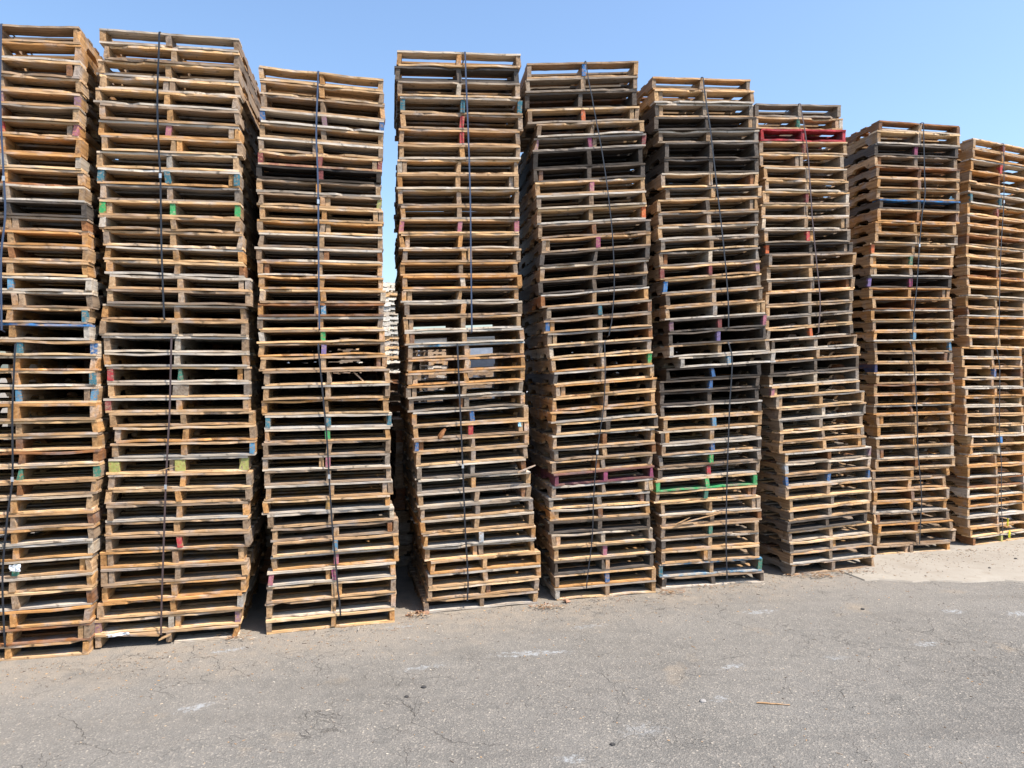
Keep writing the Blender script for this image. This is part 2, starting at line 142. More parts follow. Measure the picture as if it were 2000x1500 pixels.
# ---------------------------------------------------------------- pallet geometry
class Frame:
    """local x along the front, y into the depth; z between the sloping bottom and top lines"""
    def __init__(s,w,zb,zt): s.w=w; s.zb=zb; s.zt=zt
    def lo(s,x): u=x/s.w+.5; return s.zb[0]+(s.zb[1]-s.zb[0])*u
    def hi(s,x): u=x/s.w+.5; return s.zt[0]+(s.zt[1]-s.zt[0])*u
def board(V,F,C,fr,rn,y0,y1,top,th,col,nseg=9,x0=None,x1=None,rough=.0022,bow=0.0,yaw=0.0,worn=False):
    hw=fr.w/2
    a=-hw+rn.choice([rn.uniform(0,.012),rn.uniform(-.004,.016),rn.uniform(-.012,.02)]) if x0 is None else x0
    b=hw-rn.uniform(0,.012) if x1 is None else x1
    base=len(V); seed=rn.random()
    bow1,bow2=bow*rn.uniform(.1,1),bow*rn.uniform(.1,1)
    chip=[0]*(nseg+1)
    if worn:
        k=rn.randrange(0,nseg); L=rn.randrange(1,5)
        for q in range(k,min(nseg+1,k+L)): chip[q]=rn.uniform(.008,.04)
    for i in range(nseg+1):
        x=a+(b-a)*i/nseg
        u=(x/hw)                                   # sag between the three stringers
        sag=(bow1 if u<0 else bow2)*math.sin(math.pi*min(1,abs(u)))**2
        ya=y0+yaw*x+rn.uniform(-rough,rough)+chip[i]; yb=y1+yaw*x+rn.uniform(-rough,rough)
        if top: zt=fr.hi(x)-.0008-sag; zb=zt-th
        else:   zb=fr.lo(x)+.0008+sag; zt=zb+th
        j=lambda: rn.uniform(-.0012,.0012)
        V+= [(x,ya+j(),zb+abs(j())),(x,yb,zb),(x,yb,zt),(x,ya+j(),zt-abs(j()))]
    c=tuple(col)+(seed,)
    def dk(k): return (col[0]*k,col[1]*k,col[2]*k,seed)
    for i in range(nseg):
        p=base+4*i; q=p+4
        F+= [(p,q,q+1,p+1),(p+1,q+1,q+2,p+2),(p+2,q+2,q+3,p+3),(p+3,q+3,q,p)]
        C+= [c,c,c,c]
    e=base+4*nseg
    F+= [(base,base+1,base+2,base+3),(e+3,e+2,e+1,e)]; C+=[c,c]
def stringer(fr,rn,xc,wd,col,ybot=0.0,length=1.21,yf=.004,notched=True,broken=0,lean=0.0):
    """notched 2x4 standing on edge, extruded from its side outline"""
    V=[];F=[];C=[]; seed=rn.random()
    lo=lambda x: fr.lo(x)+.0147; hi=lambda x: fr.hi(x)-.0147
    n=.036*rn.uniform(.9,1.1)
    prof=[(yf,0),(.05,0),(.15,0),(.165,.6),(.19,1),(.36,1),(.385,.6),(.40,0),(.61,0),(.82,0),(.835,.6),(.86,1),(1.03,1),(1.055,.6),(1.07,0),(length,0)] if notched else [(yf,0),(.05,0),(.61,0),(length,0)]
    top=[(length,1),(1.0,1),(.8,1),(.61,1),(.42,1),(.2,1),(.05,1),(yf,1)]
    cut=rn.uniform(.25,.6) if broken else 0
    for side in (-1,1):
        for k,(y,f) in enumerate(prof):
            x=xc+side*wd/2+rn.uniform(-.0012,.0012)-lean*.5
            V.append((x,y+(rn.uniform(-.002,.002) if k==0 else 0),lo(x)+f*n))
        for k,(y,f) in enumerate(top):
            x=xc+side*wd/2+rn.uniform(-.0012,.0012)+lean*.5
            z=hi(x)
            if broken and k==len(top)-1 and side==broken: x-=side*wd*cut
            V.append((x,y+(rn.uniform(-.002,.002) if k==len(top)-1 else 0),z))
    m=len(prof)+len(top); c=tuple(col)+(seed,)
    # side faces as quads strips: pair bottom points with top height
    F.append(tuple(range(m))[::-1] if False else tuple(range(m))); C.append(c)
    F.append(tuple(range(2*m-1,m-1,-1))); C.append(c)
    for k in range(m):
        a=k; b=(k+1)%m
        F.append((b,a,a+m,b+m)); C.append(c)
    return V,F,C
ORD=['zeroth','first','second','third','fourth','fifth','sixth','seventh','eighth','ninth','tenth','eleventh','twelfth','thirteenth','fourteenth','fifteenth','sixteenth','seventeenth','eighteenth','nineteenth']
def ordw(n):
    if n<20: return ORD[n]
    t={20:'twentieth',30:'thirtieth',40:'fortieth'}
    if n%10==0: return t[n]
    return {2:'twenty',3:'thirty'}[n//10]+'-'+ORD[n%10]
STK=['','leftmost stack','second stack from left','third stack from left','fourth stack from left','middle stack','fourth stack from right','third stack from right','second stack from right','rightmost stack']
# paint seen in the photograph: (stringer ends left, centre, right, board top, board bottom)
P_={1:{5:(0,'mauve','mauve'),7:(0,'red','pink'),17:(0,'lightblue',0),19:(0,0,'teal'),20:(0,0,0,'brightblue'),21:(0,'teal','blue'),23:(0,0,'teal'),24:(0,'lightblue','lightblue'),29:(0,'darkgreen','darkgreen'),35:(0,'darkgreen',0)},
2:{7:(0,'pink',0),10:('teal','teal','teal'),12:('green','green','green'),23:('red','darkgreen',0),25:('darkred',0,0),28:(0,0,'lightblue'),29:('yellow','yellow','yellow'),34:(0,'red',0),39:('mauve',0,'mauve')},
3:{4:('blue','mauve','blue'),7:('darkred','darkred','darkred',0,'darkred'),8:(0,'darkred',0),10:(0,0,'yellow'),18:(0,'lightblue',0),20:(0,'green',0),21:(0,'purple',0),26:('teal','teal','teal'),27:(0,'green',0),29:(0,'pink',0),32:(0,'goldwood',0),35:(0,'lightblue',0),36:(0,'pink',0),37:('pink','magenta',0)},
4:{4:('teal','teal','teal'),5:(0,'red',0),6:(0,'red',0),12:('pink','pink','pink'),21:(0,0,0,'lightblue'),26:(0,'blue',0),27:(0,'red',0),28:('blue',0,0),35:(0,'white',0)},
5:{1:(0,'brightblue',0),4:(0,'orange',0),6:('mauve','magenta','darkred'),9:(0,'pink',0),11:(0,0,'orange'),13:(0,'magenta',0),18:(0,'teal',0),19:('blue',0,0),22:(0,0,'green'),31:('maroon','magenta','magenta',0,'maroon'),37:(0,'pink',0),39:(0,'blue',0)},
6:{15:('darkred','darkred','mauve'),16:('brightblue',0,0),19:('mauve','darkred','pink'),20:(0,'purple',0),22:(0,'lightblue',0),23:(0,'blue',0),24:(0,'blue',0),27:(0,'lightblue',0),29:(0,'blue',0),30:(0,'green',0),31:(0,'red',0),32:('green','green','green',0,'green'),33:(0,'darkgreen',0),36:(0,'darkgreen',0),39:('teal',0,'darkgreen','lightblue','lightblue')},
7:{2:(0,'darkgreen',0),3:(0,'red','red','red','red'),4:(0,'darkred',0),8:(0,'darkred',0),11:(0,'red',0),12:('orange',0,0),19:(0,'orange',0),24:('pink',0,0),30:(0,0,'mauve'),31:('white',0,0),32:('blue','blue','blue')},
8:{3:(0,'magenta',0),8:(0,0,0,'brightblue'),12:('orange',0,0),13:(0,'darkgreen',0),15:('purple','magenta',0),20:(0,'lightblue',0),21:(0,0,'lightblue'),23:('navy',0,0)},
9:{1:(0,'darkred',0),3:(0,'red',0),6:('teal','teal',0),7:(0,'darkred',0),23:(0,'blue',0),30:(0,'brightblue',0),40:(0,'yellow',0)}}
PAINTW=dict(teal='teal',blue='blue',lightblue='light blue',brightblue='bright blue',red='red',darkred='dark red',pink='pink',mauve='mauve',magenta='magenta',green='green',darkgreen='dark green',yellow='yellow',orange='orange',purple='purple',white='whitened',maroon='maroon',navy='navy',goldwood='golden')
DOUB={1:{8:0,13:0,18:0,24:2,35:2,39:2},2:{4:0,7:2,8:0,12:-1,29:0,35:-1,36:-1,39:0},3:{6:0,7:2,10:0,12:0,14:0,15:-1,18:0,22:2,29:0,31:2,34:2},4:{8:-1,14:0,17:-1,20:-1,23:-1,24:-1,27:2,28:-1,32:2,36:0,39:0},
5:{6:0,13:-1,19:-1,20:-1,24:-1,30:0,34:-1,36:-1,38:0},6:{2:-1,3:-1,8:2,10:2,14:-1,18:2,28:-1,33:2,34:2,38:0},7:{2:2,10:2,24:-1,25:-1,28:2},8:{4:-1,10:-1,14:-1,22:2,28:-1,31:-1},9:{}}
GR={1:{6:'grey',10:'brown',11:'grey',12:'darkgrey'},2:{1:'greytan',5:'palegrey',6:'greytan',9:'palegrey',11:'grey',21:'palegrey',22:'palegrey',24:'grey'},3:{6:'greytan',8:'dark',9:'greytan',28:'greytan',29:'grey',18:'brown'},
4:{2:'darkgrey',3:'grey',8:'palegrey',24:'grey',25:'grey',30:'grey',31:'grey',33:'grey',34:'palegrey'},5:{1:'greytan',2:'grey',3:'darkgrey',7:'dark',8:'darkgrey',13:'greytan',14:'darkgrey',16:'darkgrey',18:'grey',22:'honey',23:'fresh',24:'honey',26:'honey',27:'fresh',28:'fresh',31:'maroonish',32:'fresh',36:'palegrey'},
6:{1:'tan',2:'fresh',5:'grey',6:'darkgrey',7:'darkgrey',9:'grey',16:'grey',21:'palegrey',22:'palegrey',23:'dark',24:'darkgrey',25:'darkgrey',26:'grey'},7:{3:'redall',21:'grey',22:'darkgrey',23:'grey',25:'grey',27:'grey',30:'grey'},
8:{3:'darkgrey',4:'greytan',8:'darkgrey',15:'darkgrey',12:'tan'},9:{6:'greytan'}}
WGT={1:['honey']*6+['tan']*4+['brown','greytan','greytan'],2:['honey']*4+['tan']*5+['greytan']*3,3:['honey']*5+['tan']*4+['greytan']*3,4:['honey']*4+['tan']*4+['greytan']*4,
5:['honey']*2+['tan']*3+['greytan']*4+['grey']*2+['brown','darkgrey'],6:['tan']*4+['greytan']*4+['grey']*3+['brown','darkgrey','darkgrey'],7:['tan']*5+['greytan']*4+['grey']*3+['darkgrey'],8:['honey']*4+['tan']*4+['greytan']*3+['brown'],9:['honey']*7+['tan']*3+['fresh','brown']}
PALE['sunlit']=(.68,.64,.57); PALE['maroonish']=(.20,.10,.08); PALE['redall']=(.27,.025,.03)  # the whitest tone paints sunlight onto the far stack
WORD=dict(honey='honey-coloured',tan='tan',fresh='pale yellow',greytan='grey-brown',grey='weathered grey',darkgrey='dark grey',brown='brown',dark='blackened',palegrey='pale grey',maroonish='maroon-stained',redall='red-painted')
GROUP='wooden pallets in the row of tall stacks'
def world_pt(st,s,psi,yl):
    """point s along the front line and yl behind it"""
    return (st['B'][0]+s*math.cos(psi)-yl*math.sin(psi), st['B'][1]+s*math.sin(psi)+yl*math.cos(psi))
def psi_at(st,n): return R(st['psi'][1]+(st['psi'][0]-st['psi'][1])*n/40)
npal=0
for k,st in enumerate(STACKS,1):
    for n in range(1,41):
        rn=random.Random(k*1000+n)
        c,wd=st['P'][n-1]; p=psi_at(st,n-.5)+R(rn.uniform(-.7,.7))
        it,ib=st['I'][n-1],st['I'][n]
        jit=rn.uniform(-.012,.012) if n!=40 else 0
        X,Y=world_pt(st,c,p,jit)
        zl=lambda q,s:q[0]+q[1]*s
        zb=[zl(ib,c-wd/2),zl(ib,c+wd/2)]; zt=[zl(it,c-wd/2),zl(it,c+wd/2)]
        z0=min(zb)
        kind=GR[k].get(n) or rn.choice(WGT[k]); base=PALE[kind]
        pt=P_[k].get(n,(0,0,0)); pt=tuple(pt)+(0,)*(5-len(pt))
        e=bpy.data.objects.new('wooden_pallet',None); sc.collection.objects.link(e); e.empty_display_size=.1
        e.location=(X,Y,z0); e.rotation_euler=(0,0,p)
        fr=Frame(wd,[v-z0 for v in zb],[v-z0 for v in zt])
        # label
        uni=[q for q in pt[:3] if q]
        if kind=='redall': lb='bright red pallet'
        elif pt[3] or pt[4]: lb=WORD[kind]+' pallet with '+PAINTW[pt[3] or pt[4]]+' front board'
        elif len(uni)==1 or (uni and len(set(uni))==1): lb=WORD[kind]+' pallet with '+PAINTW[uni[0]]+(' stringer ends' if len(uni)>1 else ' stringer end')
        elif uni: lb=WORD[kind]+' pallet, '+PAINTW[uni[0]]+' and '+PAINTW[uni[1]]+' stringer ends'
        else: lb=WORD[kind]+' pallet'
        if n==1: pos='topmost in the '+STK[k]
        elif n==40: pos='lowest in the '+STK[k]
        elif n<=20: pos=ordw(n)+' from the top, '+STK[k]
        else: pos=ordw(41-n)+' from the ground, '+STK[k]
        if len((lb+' '+pos).split())>16: lb=WORD[kind]+' pallet, '+PAINTW[uni[0]]+' stringer end'
        tag(e,lb+', '+pos,'pallet',GROUP)
        # top deck
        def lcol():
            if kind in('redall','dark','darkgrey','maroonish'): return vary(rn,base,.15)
            return tuple(1.13*q for q in vary(rn,PALE[rn.choice([kind,kind,'fresh','palegrey','tan'])],.14))  # front boards lightened: the brighter light on them is put into the wood colour
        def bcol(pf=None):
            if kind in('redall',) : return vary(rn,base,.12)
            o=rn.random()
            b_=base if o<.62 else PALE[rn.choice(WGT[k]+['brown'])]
            return tuple(.82*q for q in vary(rn,b_,.17))  # inner boards and some stringers darkened, painting in the shade inside the pallet
        tt=rn.uniform(.0150,.0185); V=[];F=[];C=[]; LV=[];LF=[];LC=[]
        LEN=1.21
        ys=[(.0,rn.uniform(.115,.14))]
        m=rn.choice([4,5,5,5,6]); span0,span1=.14,LEN-.135
        wds=[rn.uniform(.083,.105)*(1.25 if m==4 else .95 if m==6 else 1) for _ in range(m)]; gap=(span1-span0-sum(wds))/(m+1); y=span0+gap
        for q in wds: ys.append((y,y+q)); y+=q+gap
        ys.append((LEN-.13,LEN))
        bow=rn.choice([0,.001,.002,.004,.008,.011]) 
        for i,(ya,yb) in enumerate(ys):
            if i and i<m+1 and rn.random()<.04: continue          # a missing board
            tg=(LV,LF,LC) if (i==0 and pt[3]) else (V,F,C)
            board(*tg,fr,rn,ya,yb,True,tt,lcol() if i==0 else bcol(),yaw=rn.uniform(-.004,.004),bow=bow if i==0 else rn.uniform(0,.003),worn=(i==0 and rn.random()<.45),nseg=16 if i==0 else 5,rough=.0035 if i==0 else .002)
        if V: mesh_obj('top_deck',V,F,C,WX if kind!='redall' else WX,e)
        if LV:
            o=mesh_obj('lead_board',LV,LF,LC,pmat(pt[3],'x'),e); tag(o,PAINTW[pt[3]]+' painted front board')
        # bottom deck
        V=[];F=[];C=[];LV=[];LF=[];LC=[]
        for i,(ya,yb) in enumerate([(0,rn.uniform(.11,.135)),(.44,.53),(.57,.66),(.70,.79),(LEN-.13,LEN)]):
            if n==40 and k==2 and i==0:
                # the snapped front board of the lowest pallet
                board(V,F,C,fr,rn,ya,yb,False,tt,PALE['palegrey'],x0=.04,x1=fr.w/2,nseg=8); continue
            tg=(LV,LF,LC) if (i==0 and pt[4]) else (V,F,C)
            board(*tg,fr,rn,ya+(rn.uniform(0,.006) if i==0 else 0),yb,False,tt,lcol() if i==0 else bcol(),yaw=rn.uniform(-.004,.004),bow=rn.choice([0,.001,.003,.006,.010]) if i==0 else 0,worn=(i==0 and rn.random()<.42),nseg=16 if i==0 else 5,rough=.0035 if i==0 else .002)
        if V: mesh_obj('bottom_deck',V,F,C,WX,e)
        if LV:
            o=mesh_obj('lead_board',LV,LF,LC,pmat(pt[4],'x'),e); tag(o,PAINTW[pt[4]]+' painted front board')
        # stringers
        for si,xs in enumerate((-wd/2+.022+rn.uniform(0,.006),rn.uniform(-.014,.014),wd/2-.022-rn.uniform(0,.006))):
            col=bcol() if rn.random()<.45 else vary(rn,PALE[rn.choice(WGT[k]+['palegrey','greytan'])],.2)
            if kind in('darkgrey','dark','maroonish','redall') : col=vary(rn,base,.2)
            sw=rn.uniform(.035,.041); pc=pt[si]
            if (k,n) in((2,29),): sw=.072; xs+= .016*(1-si)
            if (k,n)==(2,24) and si==1: sw=.11
            g=stringer(fr,rn,xs,sw,col,yf=rn.uniform(.001,.007),broken=rn.choice([-1,1]) if rn.random()<.08 else 0,lean=rn.choice([0,0,0,.004,-.004,.010,-.010]))
            o=mesh_obj('stringer',*g,pmat(pc,'y') if pc else WY,e)
            if pc: tag(o,'stringer with '+PAINTW[pc]+' painted end')
            db=DOUB[k].get(n)
            hit=(db is not None and ((db==-1 and si==0) or (db==0 and si==1) or (db==2 and si==2)))
            if hit or (db is None and rn.random()<.035):
                sg={0:1,1:rn.choice([-1,1]),2:-1}[si]
                x2=xs+sg*(sw/2+.020+rn.uniform(0,.012)); c2=vary(rn,PALE[rn.choice(['honey','tan','greytan','brown'])],.15)
                g=stringer(fr,rn,x2,.036,c2,yf=rn.uniform(.002,.02),length=rn.choice([.45,.6,1.2]) if False else 1.2,notched=True)
                mesh_obj('stringer',*g,WY,e)
        if (k,n)==(2,40):
            V=[];F=[];C=[]
            board(V,F,C,Frame(wd,[.10,.028],[.118,.046]),rn,-.012,.06,False,.014,PALE['tan'],x0=-.49,x1=-.06,nseg=7)
            o=mesh_obj('broken_board',V,F,C,WX,e); tag(o,'snapped front board hanging at an angle')
            V=[];F=[];C=[]
            board(V,F,C,Frame(.2,[0.02,.10],[.04,.12]),rn,-.02,.05,False,.012,PALE['tan'],x0=-.06,x1=.02,nseg=3)
            mesh_obj('broken_board',V,F,C,WX,e)
        npal+=1
# ---------------------------------------------------------------- straps
ms,t,b=newmat('strap_plastic'); b.inputs['Base Color'].default_value=(.022,.024,.03,1); b.inputs['Roughness'].default_value=.38
ms2,t,b=newmat('strap_brown'); b.inputs['Base Color'].default_value=(.075,.05,.048,1); b.inputs['Roughness'].default_value=.42
ms3,t,b=newmat('strap_bluegrey'); b.inputs['Base Color'].default_value=(.05,.07,.12,1); b.inputs['Roughness'].default_value=.35
mseal,t,b=newmat('seal_metal'); b.inputs['Base Color'].default_value=(.6,.62,.64,1); b.inputs['Metallic'].default_value=.7; b.inputs['Roughness'].default_value=.4
def ribbon(pts,nrm,wid,th):
    """pts world points; nrm list of normals; flat band"""
    V=[];F=[]
    for i,p in enumerate(pts):
        a=pts[max(0,i-1)]; c=pts[min(len(pts)-1,i+1)]
        tg=(c-a).normalized(); n=nrm[i]; s=tg.cross(n).normalized()
        n2=s.cross(tg).normalized()
        V+= [tuple(p+s*wid/2),tuple(p-s*wid/2),tuple(p-s*wid/2+n2*th),tuple(p+s*wid/2+n2*th)]
    for i in range(len(pts)-1):
        a=4*i;b_=a+4
        for q in range(4): F.append((a+q,a+(q+1)%4,b_+(q+1)%4,b_+q))
    F+= [(3,2,1,0),tuple(4*(len(pts)-1)+q for q in range(4))]
    return V,F
for k,j,path,sz in STRAPS:
    st=STACKS[k]
    def lvl(z): return min(range(41),key=lambda i:abs(st['I'][i][0]-z))
    def wp(s,z,off):
        p=psi_at(st,lvl(z)); x,y=world_pt(st,s,p,-off); return Vector((x,y,z))
    p0=psi_at(st,10); nf=Vector((math.sin(p0),-math.cos(p0),0)); up=Vector((0,0,1))
    pts=[];nr=[]
    s0=path[0][0]
    if j==0:
        zt=st['I'][0][0]+st['I'][0][1]*s0+.002
        for q in range(9):
            yl=1.22-1.23*q/8
            pp=psi_at(st,0); x,y=world_pt(st,s0,pp,yl); pts.append(Vector((x,y,zt))); nr.append(up)
        pts.append(wp(s0,zt-.008,.02)); nr.append((nf+up).normalized())
    else:
        z=path[0][1]; pts+= [wp(s0,z+.004,-.02),wp(s0,z+.002,.012)]; nr+= [up,(nf+up).normalized()]
    # smooth the measured path
    dense=[]
    for i in range(len(path)-1):
        a=path[max(0,i-1)];b0=path[i];c0=path[i+1];d=path[min(len(path)-1,i+2)]
        for q in range(6):
            u=q/6
            f=lambda m:.5*((2*b0[m])+(-a[m]+c0[m])*u+(2*a[m]-5*b0[m]+4*c0[m]-d[m])*u*u+(-a[m]+3*b0[m]-3*c0[m]+d[m])*u**3)
            dense.append((f(0),b0[1]+(c0[1]-b0[1])*u))
    dense.append(tuple(path[-1]))
    for i,(s,z) in enumerate(dense[(2 if j==0 else 1):]):
        pts.append(wp(s,z,.021)); nr.append(nf)
    s,z=dense[-1]; pts.append(wp(s,z-.012,-.03)); nr.append(nf)
    V,F=ribbon(pts,nr,.013 if k!=4 else .010,.0014)
    mat=ms2 if (k,j) in((1,1),(6,0)) else (ms3 if (k,j) in((2,0),(0,0),(3,0)) else ms)
    e=bpy.data.objects.new('pallet_strap',None); sc.collection.objects.link(e); e.location=(0,0,0)
    base=Vector((pts[-1].x,pts[-1].y,pts[-1].z)); e.location=base
    V=[tuple(Vector(v)-base) for v in V]
    mesh_obj('band',V,F,None,mat,e)
    half='upper' if j==0 else 'lower'
    colw='brown' if mat is ms2 else ('blue-grey' if mat is ms3 else 'black')
    tag(e,'%s plastic strap down the front of the %s half, %s'%(colw,half,STK[k+1]),'strap','plastic straps on the pallet stacks')
    if sz:
        q=min(dense,key=lambda d:abs(d[1]-sz)); c=wp(q[0],q[1],.0235)
        bx=[];ff=[]
        r_=Vector((math.cos(p0),math.sin(p0),0))
        for dz in(-.017,.017):
            for dx in(-.009,.009):
                for dn in(0,.003):
                    bx.append(tuple(c+r_*dx+up*dz+nf*dn-base))
        ff=[(0,1,3,2),(4,6,7,5),(0,4,5,1),(2,3,7,6),(0,2,6,4),(1,5,7,3)]
        mesh_obj('seal',bx,ff,None,mseal,e)
# ---------------------------------------------------------------- stencil marks on one stringer (second stack from the right)
mi,t,b=newmat('stencil_ink'); b.inputs['Base Color'].default_value=(.02,.018,.016,1); b.inputs['Roughness'].default_value=.8
# ---------------------------------------------------------------- rear rows of pallets (one mass, hardly seen)
V=[];F=[];C=[]
def box(V,F,C,M,x0,x1,y0,y1,z0,z1,col):
    b0=len(V)
    for x in(x0,x1):
        for y in(y0,y1):
            for z in(z0,z1): V.append(tuple(M@Vector((x,y,z))))
    c=tuple(col)+(rnd.random(),)
    for f in((0,1,3,2),(4,6,7,5),(0,4,5,1),(2,3,7,6),(0,2,6,4),(1,5,7,3)):
        F.append(tuple(b0+q for q in f)); C.append(c)
def plain_stack(x,y,yaw,n,names,h=.118,jx=.02,flip=False):
    for i in range(n):
        rn=rnd
        M=Matrix.Translation((x+rn.uniform(-jx,jx),y+rn.uniform(-jx,jx),i*h))@Matrix.Rotation(yaw+rn.uniform(-.02,.02),4,'Z')
        base=PALE[rn.choice(names)]
        for q in range(7): yy=q*(1.21-.1)/6; box(V,F,C,M,-.51,.51,yy,yy+.1,h-.0155,h-.001,vary(rn,base,.2))
        for yy,ww in((0,.12),(.52,.1),(.66,.1),(1.09,.12)): box(V,F,C,M,-.51,.51,yy,yy+ww,.001,.015,vary(rn,base,.2))
        for xx in(-.49,0,.49):
            cc=vary(rn,base,.2); z0_,z1_=.0145,h-.015
            for a,b_,lo in((0.004,.15,0),(.15,.39,.035),(.39,.82,0),(.82,1.06,.035),(1.06,1.207,0)):
                box(V,F,C,M,xx-.019,xx+.019,a,b_,z0_+lo,z1_,cc)
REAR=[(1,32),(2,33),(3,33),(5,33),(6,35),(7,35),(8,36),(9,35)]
DARK=['greytan','grey','brown','greytan']  # darker woods, painting in the shade behind the front row
for k,n in REAR:                                              # second row, turned a quarter so that its stringers face the front
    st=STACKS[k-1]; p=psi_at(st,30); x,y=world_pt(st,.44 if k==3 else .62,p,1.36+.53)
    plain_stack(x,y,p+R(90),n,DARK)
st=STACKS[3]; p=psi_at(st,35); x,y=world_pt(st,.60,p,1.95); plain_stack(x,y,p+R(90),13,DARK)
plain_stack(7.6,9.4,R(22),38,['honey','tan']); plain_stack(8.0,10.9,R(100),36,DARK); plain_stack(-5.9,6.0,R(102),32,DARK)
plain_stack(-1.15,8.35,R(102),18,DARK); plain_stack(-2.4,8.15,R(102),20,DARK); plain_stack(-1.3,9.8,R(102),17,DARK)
plain_stack(-3.95,17.2,R(-62),35,['sunlit','sunlit','palegrey','fresh'],h=.119,jx=.03)     # a far stack, turned to show its sides, sunlight painted into its whitened wood colours
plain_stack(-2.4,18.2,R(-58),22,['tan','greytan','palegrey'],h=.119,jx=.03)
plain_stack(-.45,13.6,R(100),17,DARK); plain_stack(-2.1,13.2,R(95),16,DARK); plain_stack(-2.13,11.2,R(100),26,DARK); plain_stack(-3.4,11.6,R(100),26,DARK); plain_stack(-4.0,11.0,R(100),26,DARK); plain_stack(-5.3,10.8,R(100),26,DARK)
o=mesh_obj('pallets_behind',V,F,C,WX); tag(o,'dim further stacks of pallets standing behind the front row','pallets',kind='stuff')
# ---------------------------------------------------------------- warehouse far behind, glimpsed through the pallets
def simple(name,col,rough=.7,metal=0):
    m,t,b=newmat(name); tc=N(t,'ShaderNodeTexCoord').outputs['Object']
    n=noise(t,tc,3.0,5,.6); c=mix(t,ramp(t,n,.35,.7),tuple(v*.82 for v in col)+(1,),tuple(min(1,v*1.1) for v in col)+(1,))
    t.links.new(c,b.inputs['Base Color']); b.inputs['Roughness'].default_value=rough; b.inputs['Metallic'].default_value=metal
    return m
wh=bpy.data.objects.new('warehouse',None); sc.collection.objects.link(wh); wh.location=(0,34,0)
tag(wh,'low white warehouse glimpsed through the gaps in the stacked pallets','building')
def pbox(name,mat,parent,x0,x1,y0,y1,z0,z1):
    V=[(x,y,z) for x in(x0,x1) for y in(y0,y1) for z in(z0,z1)]
    return mesh_obj(name,V,[(0,1,3,2),(4,6,7,5),(0,4,5,1),(2,3,7,6),(0,2,6,4),(1,5,7,3)],None,mat,parent)
pbox('wall',simple('white_siding',(.68,.70,.74)),wh,-14,13,0,9,0,3.5)
pbox('roof',simple('roof_metal',(.13,.135,.14)),wh,-14.3,13.3,-.4,9.4,3.5,3.72)
dm=simple('door_grey',(.12,.13,.15))
for x in(-9,-3.2,1.2,7): pbox('door',dm,wh,x,x+2.6,-.03,-.005,0.004,2.7)
